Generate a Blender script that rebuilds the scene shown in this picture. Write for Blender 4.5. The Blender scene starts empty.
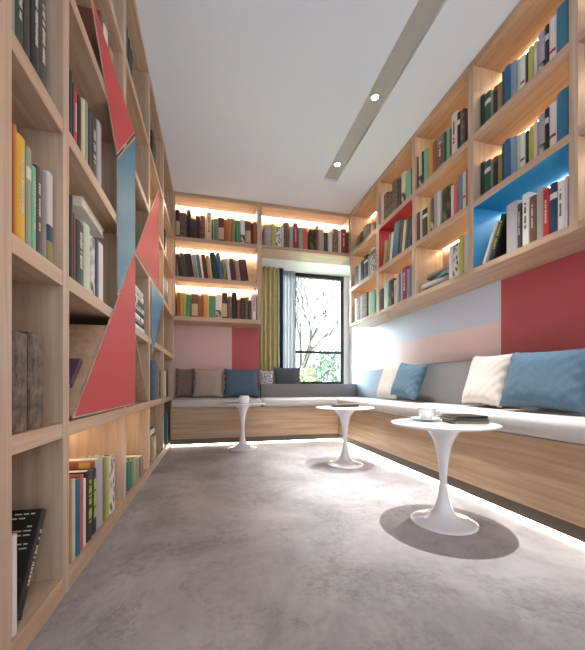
"""Reading room: tall bookcase with triangle panels, bookcase over an L-shaped bench, tulip tables, window bay."""
import bpy, bmesh, math, random
from mathutils import Vector, Matrix

K_LED, K_END, K_BENCH, K_SPOT, K_SKY, K_SKY_LOBE, K_SKY_LOW, K_SKY_BACK, K_EXP = 18.0, 24.0, 11.0, 138.0, 105.0, 52.0, 2.2, .7, 1.64
L_LED = [(1, 0), (2, 0), (3, 4), (4, 4), (4, 3), (3, 3)]     # (bay, row) of the tall bookcase that carries a lit strip

BOOKS = {  # cell: (start, end along the shelf, height, colour, spine feature), metres
 'R4T': [(1.334,1.397,0.258,'bright blue',''), (1.398,1.438,0.233,'white','s'), (1.439,1.462,0.23,'black','b'), (1.463,1.505,0.227,'lilac grey','k'), (1.507,1.532,0.206,'cream',''), (1.533,1.562,0.204,'yellow green',''), (1.563,1.578,0.199,'dark green',''), (1.583,1.614,0.204,'white','s'), (1.615,1.636,0.209,'pale green',''), (1.64,1.683,0.224,'light blue',''), (1.684,1.728,0.242,'blue',''), (1.729,1.743,0.235,'charcoal',''), (1.744,1.779,0.218,'olive',''), (1.78,1.814,0.229,'black','r'), (1.815,1.833,0.224,'grey',''), (1.834,1.886,0.243,'forest green','b'), (1.886,1.918,0.262,'dark green','')],
 'R4B': [(1.306,1.323,0.245,'pale pink',''), (1.325,1.361,0.242,'white','t'), (1.363,1.404,0.252,'navy','b'), (1.405,1.437,0.242,'red','t'), (1.439,1.479,0.268,'stone grey',''), (1.481,1.52,0.249,'brown','c'), (1.523,1.568,0.288,'white','t'), (1.57,1.594,0.248,'charcoal','t'), (1.596,1.672,0.28,'light grey',''), (1.674,1.829,0.281,'black','Y'), (1.837,1.873,0.259,'white','')],
 'R3T': [(1.995,2.036,0.253,'dark brown',''), (2.038,2.073,0.265,'brown','p'), (2.074,2.103,0.274,'black','b'), (2.104,2.167,0.307,'pale pink','t'), (2.169,2.185,0.217,'brown',''), (2.186,2.225,0.243,'mint green',''), (2.226,2.255,0.241,'dark green',''), (2.256,2.336,0.247,'khaki','c'), (2.341,2.391,0.258,'rust',''), (2.392,2.439,0.299,'gold',''), (2.441,2.464,0.262,'tan',''), (2.466,2.507,0.28,'mint green',''), (2.51,2.531,0.281,'dark green',''), (2.533,2.584,0.287,'cream','k'), (2.592,2.623,0.287,'brown','')],
 'R3M': [(1.987,2.007,0.264,'crimson',''), (2.009,2.041,0.252,'pale green','s'), (2.043,2.089,0.261,'slate blue',''), (2.095,2.134,0.238,'coral',''), (2.135,2.161,0.23,'pale pink',''), (2.165,2.267,0.258,'black','g'), (2.281,2.32,0.266,'pale grey',''), (2.321,2.358,0.284,'stone grey',''), (2.36,2.403,0.259,'purple','k'), (2.406,2.447,0.25,'yellow green',''), (2.45,2.519,0.226,'black','b'), (2.52,2.548,0.235,'pale grey',''), (2.553,2.613,0.241,'brown','')],
 'R3B': [(1.983,2.03,0.248,'pale grey',''), (2.032,2.076,0.254,'yellow green',''), (2.078,2.148,0.227,'black','w'), (2.151,2.186,0.228,'white','')],
 'R2T': [(2.664,2.684,0.24,'dark green',''), (2.686,2.766,0.257,'mint green',''), (2.772,2.843,0.287,'cream','k'), (2.847,2.906,0.265,'charcoal',''), (2.912,3.012,0.309,'dark brown','p'), (3.016,3.091,0.24,'dark brown','p'), (3.096,3.184,0.277,'brown','p'), (3.189,3.251,0.316,'pale pink','')],
 'R2M': [(2.677,2.72,0.263,'navy',''), (2.725,2.778,0.286,'dark green',''), (2.784,2.823,0.287,'cream',''), (2.83,2.886,0.317,'dark brown',''), (2.893,3.006,0.334,'teal',''), (3.009,3.047,0.275,'white',''), (3.048,3.099,0.278,'olive',''), (3.116,3.183,0.244,'tan','')],
 'R2B': [(2.67,2.71,0.296,'slate blue',''), (2.714,2.743,0.274,'lilac grey',''), (2.746,2.828,0.31,'magenta','t'), (2.83,2.858,0.273,'pale grey',''), (2.859,2.896,0.28,'slate blue',''), (2.899,2.936,0.276,'cream',''), (2.951,2.975,0.24,'pale pink',''), (2.977,3.089,0.27,'black','g'), (3.092,3.178,0.289,'pale green',''), (3.183,3.251,0.228,'charcoal','')],
 'R1T': [(3.506,3.588,0.155,'dark brown',''), (3.592,3.678,0.181,'tan',''), (3.682,3.77,0.206,'charcoal','p'), (3.772,3.915,0.229,'khaki','p'), (3.928,4.034,0.203,'dark brown',''), (4.039,4.14,0.2,'olive','')],
 'R1M': [(3.391,3.499,0.219,'black','w'), (3.506,3.556,0.243,'stone grey',''), (3.559,3.66,0.267,'black','b'), (3.67,3.747,0.241,'black',''), (3.75,3.807,0.221,'pale grey',''), (3.818,3.924,0.229,'dark brown','')],
 'R1B': [(3.372,3.489,0.271,'mint green',''), (3.493,3.539,0.274,'cream',''), (3.573,3.71,0.292,'brown','p'), (3.714,3.769,0.287,'tan',''), (3.773,3.877,0.277,'pale pink','p'), (3.88,3.924,0.297,'white','')],
 'BT': [(-0.438,-0.382,0.314,'dark brown','l'), (-0.381,-0.308,0.285,'dark brown','p'), (-0.305,-0.261,0.33,'black',''), (-0.257,-0.205,0.229,'charcoal',''), (-0.202,-0.157,0.267,'maroon',''), (-0.153,-0.097,0.279,'brown','p'), (-0.077,-0.024,0.325,'cream','t'), (-0.021,0.003,0.246,'brown',''), (0.007,0.053,0.26,'green',''), (0.057,0.127,0.276,'dark brown','l'), (0.131,0.159,0.258,'rust',''), (0.163,0.208,0.284,'orange',''), (0.211,0.258,0.288,'olive',''), (0.264,0.319,0.266,'green',''), (0.323,0.377,0.288,'white','k'), (0.38,0.45,0.276,'brown','l'), (0.454,0.479,0.257,'maroon',''), (0.483,0.518,0.281,'rust','')],
 'BM': [(-0.417,-0.375,0.261,'black',''), (-0.372,-0.33,0.28,'charcoal',''), (-0.326,-0.241,0.279,'black',''), (-0.237,-0.195,0.274,'slate blue',''), (-0.191,-0.151,0.282,'teal',''), (-0.148,-0.133,0.274,'white',''), (-0.126,-0.079,0.285,'dark brown',''), (-0.072,-0.032,0.274,'tan',''), (-0.024,0.042,0.318,'dark green',''), (0.047,0.097,0.32,'blue',''), (0.108,0.142,0.249,'olive',''), (0.149,0.192,0.264,'pale grey',''), (0.202,0.251,0.266,'maroon',''), (0.255,0.277,0.265,'mauve',''), (0.281,0.308,0.249,'tan',''), (0.315,0.403,0.266,'maroon','')],
 'BB': [(-0.417,-0.382,0.274,'rust',''), (-0.381,-0.342,0.275,'gold',''), (-0.34,-0.312,0.271,'yellow green',''), (-0.308,-0.255,0.256,'green',''), (-0.252,-0.175,0.268,'brown','l'), (-0.171,-0.144,0.247,'rust',''), (-0.141,-0.117,0.273,'rust',''), (-0.113,-0.057,0.28,'gold',''), (-0.052,0.025,0.262,'green',''), (0.029,0.09,0.276,'white','k'), (0.103,0.164,0.309,'dark brown','l'), (0.168,0.221,0.267,'dark brown','p'), (0.224,0.277,0.325,'black',''), (0.281,0.325,0.232,'brown',''), (0.329,0.373,0.262,'dark brown',''), (0.377,0.421,0.269,'brown','p'), (0.425,0.457,0.237,'charcoal',''), (0.461,0.518,0.313,'pale pink','t')],
 'WT': [(0.609,0.635,0.235,'mauve',''), (0.637,0.708,0.255,'stone grey',''), (0.712,0.753,0.28,'yellow green',''), (0.757,0.831,0.251,'purple','w'), (0.835,0.864,0.251,'pale grey',''), (0.868,0.935,0.316,'purple','p'), (0.939,0.987,0.27,'stone grey',''), (0.992,1.051,0.322,'magenta','t'), (1.061,1.117,0.276,'sage',''), (1.121,1.179,0.273,'coral',''), (1.209,1.291,0.273,'black','g'), (1.295,1.326,0.322,'rust',''), (1.33,1.398,0.278,'stone grey',''), (1.4,1.453,0.243,'charcoal',''), (1.458,1.518,0.245,'pale grey',''), (1.522,1.596,0.312,'purple','p'), (1.598,1.637,0.289,'pale grey',''), (1.641,1.705,0.316,'crimson','t'), (1.716,1.766,0.281,'brown','')],
 'L4a': [(0.903,0.917,0.31,'sage','r'), (0.919,0.959,0.298,'dark green','t'), (0.961,0.987,0.286,'charcoal',''), (0.989,1.026,0.31,'black','t'), (1.029,1.079,0.298,'charcoal','t')],
 'L3a': [(0.903,0.916,0.266,'orange',''), (0.919,0.959,0.259,'yellow','t'), (0.961,0.983,0.255,'sage','b'), (0.985,1.007,0.222,'mint green','t'), (1.009,1.036,0.237,'charcoal','t'), (1.039,1.066,0.242,'grey',''), (1.069,1.103,0.26,'pale grey','n')],
 'L2a': [(0.895,0.969,0.242,'grey brown','o'), (0.972,1.051,0.251,'brown','o')],
 'L1b': [(1.226,1.243,0.278,'tan',''), (1.244,1.268,0.271,'pale green',''), (1.272,1.311,0.263,'blue',''), (1.315,1.34,0.268,'coral',''), (1.344,1.37,0.245,'white',''), (1.374,1.432,0.279,'black','G'), (1.434,1.49,0.267,'black','G'), (1.495,1.568,0.278,'lilac grey',''), (1.571,1.602,0.271,'olive',''), (1.608,1.643,0.267,'yellow green',''), (1.649,1.73,0.258,'black','w')],
 'L1c': [(1.986,2.045,0.164,'teal',''), (2.052,2.118,0.154,'green',''), (2.126,2.192,0.144,'tan',''), (2.197,2.271,0.134,'sage',''), (2.282,2.401,0.125,'grey brown','')],
 'L1d': [(2.699,2.773,0.194,'olive',''), (2.782,2.841,0.186,'sage',''), (2.851,2.929,0.179,'tan','')],
 'L2d': [(2.708,2.841,0.308,'navy',''), (2.851,2.969,0.317,'blue',''), (2.979,3.054,0.282,'olive',''), (3.098,3.276,0.256,'tan','p')],
 'L2e': [(3.38,3.513,0.258,'cream',''), (3.527,3.649,0.264,'black','')],
 'L3b': [(1.221,1.243,0.279,'black',''), (1.245,1.268,0.232,'maroon',''), (1.27,1.34,0.224,'black','t'), (1.342,1.404,0.249,'pale green',''), (1.412,1.465,0.23,'purple','w'), (1.468,1.511,0.245,'navy',''), (1.515,1.572,0.248,'white','')],
 'L4b': [(1.221,1.237,0.224,'dark green',''), (1.239,1.248,0.197,'navy',''), (1.25,1.289,0.199,'red','t'), (1.292,1.328,0.206,'black',''), (1.332,1.359,0.226,'cream',''), (1.361,1.393,0.245,'sage',''), (1.395,1.421,0.24,'charcoal',''), (1.425,1.489,0.255,'black','t'), (1.498,1.548,0.279,'lilac grey','')],
 'L5b': [(1.479,1.528,0.3,'dark brown',''), (1.532,1.574,0.296,'pale grey',''), (1.578,1.637,0.294,'white',''), (1.652,1.698,0.263,'tan','')],
 'L5e': [(3.407,3.55,0.25,'black','')],
 'L6c': [(1.955,1.999,0.22,'black',''), (2.006,2.045,0.208,'charcoal',''), (2.052,2.105,0.196,'dark green','')],
 'L6d': [(2.708,2.795,0.22,'black',''), (2.809,2.914,0.208,'dark green','')],
 'L4e': [(3.38,3.477,0.26,'navy',''), (3.491,3.626,0.248,'black','')],
}
R = math.radians
C = bpy.context.scene.collection
rnd = random.Random(7)

# ------------------------------------------------------------------ helpers
def srgb(r, g, b):
    f = lambda c: c / 12.92 if c <= .04045 else ((c + .055) / 1.055) ** 2.4
    return (f(r / 255), f(g / 255), f(b / 255), 1)

def link(name, bm, mat, parent=None, smooth=False):
    me = bpy.data.meshes.new(name)
    bmesh.ops.recalc_face_normals(bm, faces=bm.faces)
    bm.to_mesh(me); bm.free()
    for m in (mat if isinstance(mat, (list, tuple)) else [mat]):
        me.materials.append(m)
    if smooth:
        for p in me.polygons: p.use_smooth = True
    o = bpy.data.objects.new(name, me); C.objects.link(o)
    if parent: o.parent = parent
    return o

def box(bm, x0, x1, y0, y1, z0, z1, bev=0.0, mi=0):
    vs = [bm.verts.new((x, y, z)) for z in (z0, z1) for y in (y0, y1) for x in (x0, x1)]
    fs = [bm.faces.new([vs[i] for i in q]) for q in ((0, 1, 3, 2), (4, 6, 7, 5), (0, 4, 5, 1), (2, 3, 7, 6), (0, 2, 6, 4), (1, 5, 7, 3))]
    for f in fs: f.material_index = mi
    if bev:
        es = list({e for f in fs for e in f.edges})
        r = bmesh.ops.bevel(bm, geom=es, offset=bev, segments=2, affect='EDGES', profile=.5)
        for f in r['faces']: f.material_index = mi
    return fs

def bx(name, b, mat, parent=None, bev=0.0, smooth=False):
    bm = bmesh.new(); box(bm, *b, bev)
    return link(name, bm, mat, parent, smooth)

def prism(pts, t0, t1, axis):
    """polygon pts (a, b) extruded from t0 to t1 along axis; a,b = the other two axes in xyz order"""
    bm = bmesh.new()
    def v(a, b, t): return {'x': (t, a, b), 'y': (a, t, b), 'z': (a, b, t)}[axis]
    A = [bm.verts.new(v(a, b, t0)) for a, b in pts]; B = [bm.verts.new(v(a, b, t1)) for a, b in pts]
    n = len(pts)
    bm.faces.new(A); bm.faces.new(B[::-1])
    for i in range(n): bm.faces.new((A[i], B[i], B[(i + 1) % n], A[(i + 1) % n]))
    return bm

def lathe(bm, prof, seg=48, c=(0, 0, 0)):
    rings = []
    for r, z in prof:
        if r < 1e-5: rings.append([bm.verts.new((c[0], c[1], c[2] + z))])
        else: rings.append([bm.verts.new((c[0] + r * math.cos(2 * math.pi * k / seg), c[1] + r * math.sin(2 * math.pi * k / seg), c[2] + z)) for k in range(seg)])
    for a, b in zip(rings, rings[1:]):
        for k in range(seg):
            k2 = (k + 1) % seg
            if len(a) == 1 and len(b) == 1: continue
            if len(a) == 1: bm.faces.new((a[0], b[k], b[k2]))
            elif len(b) == 1: bm.faces.new((a[k], b[0], a[k2]))
            else: bm.faces.new((a[k], b[k], b[k2], a[k2]))
    return bm

def tube(bm, p, q, r0, r1, n=5):
    p, q = Vector(p), Vector(q); d = (q - p).normalized()
    u = d.orthogonal().normalized(); w = d.cross(u)
    a = [bm.verts.new(p + (u * math.cos(2 * math.pi * k / n) + w * math.sin(2 * math.pi * k / n)) * r0) for k in range(n)]
    b = [bm.verts.new(q + (u * math.cos(2 * math.pi * k / n) + w * math.sin(2 * math.pi * k / n)) * r1) for k in range(n)]
    for k in range(n): bm.faces.new((a[k], a[(k + 1) % n], b[(k + 1) % n], b[k]))
    bm.faces.new(b)

def tag(o, label, cat, group=None):
    o['label'] = label; o['category'] = cat
    if group: o['group'] = group
    return o

def thing(name, label, cat, loc=(0, 0, 0), group=None):
    o = bpy.data.objects.new(name, None); C.objects.link(o); o.location = loc
    o.empty_display_size = .1
    return tag(o, label, cat, group)

def struct(o):
    o['kind'] = 'structure'; return o

# ---------------------------------------------------------------- materials
def new_mat(name):
    m = bpy.data.materials.new(name); m.use_nodes = True
    nt = m.node_tree; b = nt.nodes['Principled BSDF']
    return m, nt, b

def plain(name, col, rough=.5, noise=0.0, nscale=20, bump=0.0, spec=.5, coat=0.0):
    m, nt, b = new_mat(name)
    b.inputs['Base Color'].default_value = col; b.inputs['Roughness'].default_value = rough
    b.inputs['Specular IOR Level'].default_value = spec
    b.inputs['Coat Weight'].default_value = coat
    if noise or bump:
        tc = nt.nodes.new('ShaderNodeTexCoord'); n = nt.nodes.new('ShaderNodeTexNoise')
        n.inputs['Scale'].default_value = nscale; n.inputs['Detail'].default_value = 5
        nt.links.new(tc.outputs['Object'], n.inputs['Vector'])
        if noise:
            r = nt.nodes.new('ShaderNodeValToRGB')
            r.color_ramp.elements[0].position = .3; r.color_ramp.elements[1].position = .7
            r.color_ramp.elements[0].color = tuple(c * (1 - noise) for c in col[:3]) + (1,)
            r.color_ramp.elements[1].color = tuple(min(1, c * (1 + noise)) for c in col[:3]) + (1,)
            nt.links.new(n.outputs['Fac'], r.inputs['Fac']); nt.links.new(r.outputs['Color'], b.inputs['Base Color'])
        if bump:
            bp = nt.nodes.new('ShaderNodeBump'); bp.inputs['Strength'].default_value = bump; bp.inputs['Distance'].default_value = .002
            nt.links.new(n.outputs['Fac'], bp.inputs['Height']); nt.links.new(bp.outputs['Normal'], b.inputs['Normal'])
    return m

def emis(name, col, st):
    m, nt, b = new_mat(name)
    b.inputs['Base Color'].default_value = (0, 0, 0, 1)
    b.inputs['Emission Color'].default_value = col; b.inputs['Emission Strength'].default_value = st
    return m

def wood(name, axis, light=srgb(211, 184, 157), dark=srgb(190, 158, 130), rough=.45):
    """oak veneer, grain running along the given axis"""
    m, nt, b = new_mat(name)
    b.inputs['Roughness'].default_value = rough
    g = nt.nodes.new('ShaderNodeTexCoord'); mp = nt.nodes.new('ShaderNodeMapping')
    s = {'x': (1.2, 26, 26), 'y': (26, 1.2, 26), 'z': (26, 26, 1.2)}[axis]
    mp.inputs['Scale'].default_value = s
    nt.links.new(g.outputs['Object'], mp.inputs['Vector'])
    n = nt.nodes.new('ShaderNodeTexNoise'); n.inputs['Scale'].default_value = 1.6; n.inputs['Detail'].default_value = 8
    n.inputs['Roughness'].default_value = .62; n.inputs['Distortion'].default_value = .35
    nt.links.new(mp.outputs['Vector'], n.inputs['Vector'])
    r = nt.nodes.new('ShaderNodeValToRGB'); e = r.color_ramp.elements
    e[0].position = .34; e[0].color = dark; e[1].position = .66; e[1].color = light
    nt.links.new(n.outputs['Fac'], r.inputs['Fac'])
    n2 = nt.nodes.new('ShaderNodeTexNoise'); n2.inputs['Scale'].default_value = .8; n2.inputs['Detail'].default_value = 2
    nt.links.new(mp.outputs['Vector'], n2.inputs['Vector'])
    mx = nt.nodes.new('ShaderNodeMix'); mx.data_type = 'RGBA'; mx.blend_type = 'MULTIPLY'
    mx.inputs['Factor'].default_value = .25
    nt.links.new(r.outputs['Color'], mx.inputs['A']); nt.links.new(n2.outputs['Fac'], mx.inputs['B'])
    nt.links.new(mx.outputs['Result'], b.inputs['Base Color'])
    bp = nt.nodes.new('ShaderNodeBump'); bp.inputs['Strength'].default_value = .06; bp.inputs['Distance'].default_value = .004
    nt.links.new(n.outputs['Fac'], bp.inputs['Height']); nt.links.new(bp.outputs['Normal'], b.inputs['Normal'])
    return m

WX, WY, WZ = wood('oak_x', 'x'), wood('oak_y', 'y'), wood('oak_z', 'z', srgb(210, 188, 165), srgb(189, 162, 137))  # upright oak greyed: cool light on the tall bookcase posts put into colour
FRONT_X = wood('bench_oak_x', 'x', srgb(206, 176, 144), srgb(180, 147, 116), .4)
FRONT_Y = wood('bench_oak_y', 'y', srgb(206, 176, 144), srgb(180, 147, 116), .4)

def painted(name, zones, base, axis_rules):
    """wall paint: zones = list of (axis, threshold, colour): where coordinate > threshold use colour"""
    m, nt, b = new_mat(name); b.inputs['Roughness'].default_value = .55
    g = nt.nodes.new('ShaderNodeTexCoord'); sp = nt.nodes.new('ShaderNodeSeparateXYZ')
    nt.links.new(g.outputs['Object'], sp.inputs['Vector'])
    cur = None
    for ax, th, below, col in zones:
        mt = nt.nodes.new('ShaderNodeMath'); mt.operation = 'LESS_THAN' if below else 'GREATER_THAN'
        mt.inputs[1].default_value = th
        nt.links.new(sp.outputs[ax.upper()], mt.inputs[0])
        mx = nt.nodes.new('ShaderNodeMix'); mx.data_type = 'RGBA'
        if cur is None: mx.inputs['A'].default_value = base
        else: nt.links.new(cur, mx.inputs['A'])
        mx.inputs['B'].default_value = col
        nt.links.new(mt.outputs[0], mx.inputs['Factor']); cur = mx.outputs['Result']
    nt.links.new(cur, b.inputs['Base Color'])
    n = nt.nodes.new('ShaderNodeTexNoise'); n.inputs['Scale'].default_value = 220
    bp = nt.nodes.new('ShaderNodeBump'); bp.inputs['Strength'].default_value = .05; bp.inputs['Distance'].default_value = .002
    nt.links.new(g.outputs['Object'], n.inputs['Vector'])
    nt.links.new(n.outputs['Fac'], bp.inputs['Height']); nt.links.new(bp.outputs['Normal'], b.inputs['Normal'])
    return m

RED = srgb(184, 82, 88); PINK = srgb(226, 190, 184); PBLUE = srgb(186, 208, 226); BLUE = srgb(62, 140, 176)
WHITE = srgb(232, 231, 230)
M_WALL = plain('wall_white', WHITE, .6)
M_CEIL = plain('ceiling_white', srgb(232, 240, 252), .9)
M_BACKWALL = painted('end_wall_paint', [('x', .2346, False, RED)], PINK, None)
M_RIGHTWALL = painted('bench_wall_paint', [('z', 1.13, False, srgb(205, 215, 232)), ('y', 1.9925, True, RED), ('y', 4.3, False, WHITE)], srgb(238, 212, 206), None)
M_RED = plain('red_lacquer', srgb(196, 70, 78), .6, spec=.3)
M_BLUE = plain('blue_lacquer', srgb(66, 132, 164), .5, spec=.25)
M_REDIN = plain('red_lining', srgb(168, 56, 62), .45)
M_BLUEIN = plain('blue_lining', srgb(44, 138, 178), .45)
M_KICK = plain('dark_plinth', srgb(92, 82, 70), .5)
M_WHITE_GLOSS = plain('white_lacquer', srgb(222, 222, 226), .18, coat=.3)
M_CERAMIC = plain('white_ceramic', srgb(240, 240, 240), .15)
M_BLACK_METAL = plain('black_metal', srgb(18, 18, 20), .4)
M_GREY_METAL = plain('grey_metal', srgb(178, 177, 174), .45)
M_SEAT = plain('seat_fabric', srgb(198, 194, 190), .9, .03, 60, .12, .2)
M_GREYFAB = plain('grey_fabric', srgb(146, 144, 145), .95, .06, 90, .2, .2)
M_PALEBLUEFAB = plain('pale_blue_fabric', srgb(160, 178, 190), .95, .05, 90, .2, .2)
M_BLUEFAB = plain('blue_fabric', srgb(88, 112, 129), .95, .08, 60, .3, .2)
M_CREAMFAB = plain('cream_fabric', srgb(206, 197, 188), .95, .04, 60, .3, .2)
M_TAUPEFAB = plain('taupe_fabric', srgb(142, 126, 116), .95, .05, 60, .3, .2)
M_STONEFAB = plain('stone_fabric', srgb(180, 165, 152), .95, .05, 60, .3, .2)
M_SLATEFAB = plain('slate_fabric', srgb(92, 96, 101), .95, .08, 60, .3, .2)
M_OLIVE = plain('olive_curtain', srgb(192, 184, 134), .9, .08, 12, .15, .2)
M_NAVY = plain('navy_curtain', srgb(40, 50, 92), .9, .05, 12, .15, .2)
M_PAGES = plain('book_pages', srgb(222, 214, 198), .9, .06, 160)
M_LABEL_TAN = plain('tan_label', srgb(190, 168, 142), .7)
M_LABEL_PALE = plain('pale_label', srgb(220, 216, 206), .7)
M_LABEL_RED = plain('red_label', srgb(176, 44, 44), .6)
M_INK_PALE = plain('pale_ink', srgb(206, 202, 192), .6)
M_INK_LIME = plain('lime_ink', srgb(178, 196, 60), .6)
M_INK_DARK = plain('dark_ink', srgb(40, 36, 38), .6)
M_WIRE = plain('bark', srgb(78, 74, 72), .9, .15, 30)

def mat_pattern():
    m, nt, b = new_mat('black_white_pattern_fabric'); b.inputs['Roughness'].default_value = .95
    tc = nt.nodes.new('ShaderNodeTexCoord'); v = nt.nodes.new('ShaderNodeTexVoronoi'); v.inputs['Scale'].default_value = 55
    v.feature = 'DISTANCE_TO_EDGE'
    nt.links.new(tc.outputs['Object'], v.inputs['Vector'])
    r = nt.nodes.new('ShaderNodeValToRGB'); r.color_ramp.interpolation = 'CONSTANT'
    r.color_ramp.elements[0].color = srgb(232, 232, 230); r.color_ramp.elements[1].position = .13; r.color_ramp.elements[1].color = srgb(52, 58, 66)
    nt.links.new(v.outputs['Distance'], r.inputs['Fac']); nt.links.new(r.outputs['Color'], b.inputs['Base Color'])
    return m
M_PATTERN = mat_pattern()

def mat_sheer():
    m, nt, b = new_mat('sheer_voile'); out = nt.nodes['Material Output']
    t = nt.nodes.new('ShaderNodeBsdfTransparent'); tl = nt.nodes.new('ShaderNodeBsdfTranslucent'); d = nt.nodes.new('ShaderNodeBsdfDiffuse')
    tl.inputs['Color'].default_value = srgb(164, 168, 174); d.inputs['Color'].default_value = srgb(210, 212, 216)
    a = nt.nodes.new('ShaderNodeMixShader'); a.inputs[0].default_value = .5
    nt.links.new(tl.outputs[0], a.inputs[1]); nt.links.new(d.outputs[0], a.inputs[2])
    c = nt.nodes.new('ShaderNodeMixShader'); c.inputs[0].default_value = .86
    nt.links.new(t.outputs[0], c.inputs[1]); nt.links.new(a.outputs[0], c.inputs[2]); nt.links.new(c.outputs[0], out.inputs['Surface'])
    return m
M_SHEER = mat_sheer()

def mat_glass():
    m, nt, b = new_mat('window_glass'); out = nt.nodes['Material Output']
    t = nt.nodes.new('ShaderNodeBsdfTransparent'); t.inputs['Color'].default_value = (.95, .97, .97, 1)
    g = nt.nodes.new('ShaderNodeBsdfGlossy'); g.inputs['Roughness'].default_value = .02
    f = nt.nodes.new('ShaderNodeFresnel'); f.inputs['IOR'].default_value = 1.3
    x = nt.nodes.new('ShaderNodeMixShader')
    nt.links.new(f.outputs[0], x.inputs[0]); nt.links.new(t.outputs[0], x.inputs[1]); nt.links.new(g.outputs[0], x.inputs[2]); nt.links.new(x.outputs[0], out.inputs['Surface'])
    return m
M_GLASS = mat_glass()

def mat_floor():
    m, nt, b = new_mat('polished_concrete')
    tc = nt.nodes.new('ShaderNodeTexCoord')
    def noise(scale, detail, dist=0.0, rough=.6, sc=(1, 1, 1)):
        mp = nt.nodes.new('ShaderNodeMapping'); mp.inputs['Scale'].default_value = sc
        nt.links.new(tc.outputs['Object'], mp.inputs['Vector'])
        n = nt.nodes.new('ShaderNodeTexNoise'); n.inputs['Scale'].default_value = scale; n.inputs['Detail'].default_value = detail
        n.inputs['Roughness'].default_value = rough; n.inputs['Distortion'].default_value = dist
        nt.links.new(mp.outputs['Vector'], n.inputs['Vector']); return n
    big = noise(1.7, 7, .5, .68); fine = noise(34, 9, .3, .8); streak = noise(7, 7, .2, .7, (1, .12, 1)); mask = noise(3.1, 8, .8, .72)
    def ramp(n, p0, p1, c0, c1):
        r = nt.nodes.new('ShaderNodeValToRGB'); e = r.color_ramp.elements
        e[0].position = p0; e[0].color = c0; e[1].position = p1; e[1].color = c1
        nt.links.new(n.outputs['Fac'], r.inputs['Fac']); return r
    a = ramp(big, .38, .62, srgb(149, 145, 146), srgb(184, 180, 181))
    f = ramp(fine, .46, .56, (1, 1, 1, 1), (.74, .725, .72, 1))
    s = ramp(streak, .42, .66, (1, 1, 1, 1), (.86, .85, .85, 1))
    k = ramp(mask, .44, .6, (0, 0, 0, 1), (1, 1, 1, 1))
    def mul(x, y, k):
        mx = nt.nodes.new('ShaderNodeMix'); mx.data_type = 'RGBA'; mx.blend_type = 'MULTIPLY'; mx.inputs['Factor'].default_value = k
        nt.links.new(x, mx.inputs['A']); nt.links.new(y, mx.inputs['B']); return mx.outputs['Result']
    mx = nt.nodes.new('ShaderNodeMix'); mx.data_type = 'RGBA'; mx.blend_type = 'MULTIPLY'
    nt.links.new(k.outputs['Color'], mx.inputs['Factor']); nt.links.new(a.outputs['Color'], mx.inputs['A']); nt.links.new(f.outputs['Color'], mx.inputs['B'])
    c = mul(mx.outputs['Result'], s.outputs['Color'], .75)
    nt.links.new(c, b.inputs['Base Color'])
    rr = ramp(mask, .35, .65, (.42, .42, .42, 1), (.55, .55, .55, 1)); nt.links.new(rr.outputs['Color'], b.inputs['Roughness'])
    bp = nt.nodes.new('ShaderNodeBump'); bp.inputs['Strength'].default_value = .03; bp.inputs['Distance'].default_value = .002
    nt.links.new(fine.outputs['Fac'], bp.inputs['Height']); nt.links.new(bp.outputs['Normal'], b.inputs['Normal'])
    b.inputs['Specular IOR Level'].default_value = .35
    return m
M_FLOOR = mat_floor()

LED_WARM = emis('warm_led', (1, .77, .50, 1), K_LED)
LED_BLUEISH = emis('cool_led', (.9, .97, 1, 1), K_LED)
LED_BENCH = emis('bench_led', (1, .86, .66, 1), K_BENCH)
LED_END = emis('end_led', (1, .86, .68, 1), K_END)
M_LENS = emis('lamp_lens', (1, .92, .8, 1), 30)

# --------------------------------------------------------------- dimensions
XL, XR, XW = -.4457, 1.7543, 2.0589      # tall bookcase front, over-bench bookcase front, bench wall
XLW = -.762                               # wall behind the tall bookcase
YB, YBW = 4.0462, 4.351                  # end bookcase front, end wall
YWIN, YOUT = 4.80, 4.95                  # window wall
XB, YBB = 1.4573, 3.7101                 # bench fronts
H = 2.918
YN = -1.6                                # open end of the room
TOPS = [.061, .536, 1.0, 1.464, 1.93, 2.395]
TH = .046

# -------------------------------------------------------------------- shell
struct(bx('floor', (-.95, 2.25, YN, YOUT, -.12, 0), M_FLOOR))
bm = bmesh.new()
SX0, SX1, SY = 1.172, 1.340, 3.44
box(bm, -.95, SX0, YN, YOUT, H, H + .2); box(bm, SX1, 2.25, YN, YOUT, H, H + .2); box(bm, SX0, SX1, SY, YOUT, H, H + .2)
box(bm, SX0, SX1, YN, SY, H + .13, H + .2)
struct(link('ceiling', bm, M_CEIL))
struct(bx('wall_left', (-.95, XLW, YN, YOUT, 0, H), M_WALL))
struct(bx('wall_right', (XW, 2.25, YN, YOUT, 0, H), M_RIGHTWALL))
struct(bx('wall_back', (XLW, .588, YBW, YOUT, 0, H), M_BACKWALL))
bm = bmesh.new()
WX0, WX1, WZ0, WZ1 = .72, 1.98, .62, 2.352
box(bm, .588, XW, YWIN, YOUT, 0, WZ0); box(bm, .588, WX0, YWIN, YOUT, WZ0, WZ1); box(bm, WX1, XW, YWIN, YOUT, WZ0, WZ1)
box(bm, .588, XW, YBW, YOUT, WZ1, H)
struct(link('wall_window', bm, M_WALL))
struct(bx('trim_1', (.589, XW - .001, YBW + .001, YWIN - .001, .0, .56), M_WALL))     # deep sill of the window bay

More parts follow.
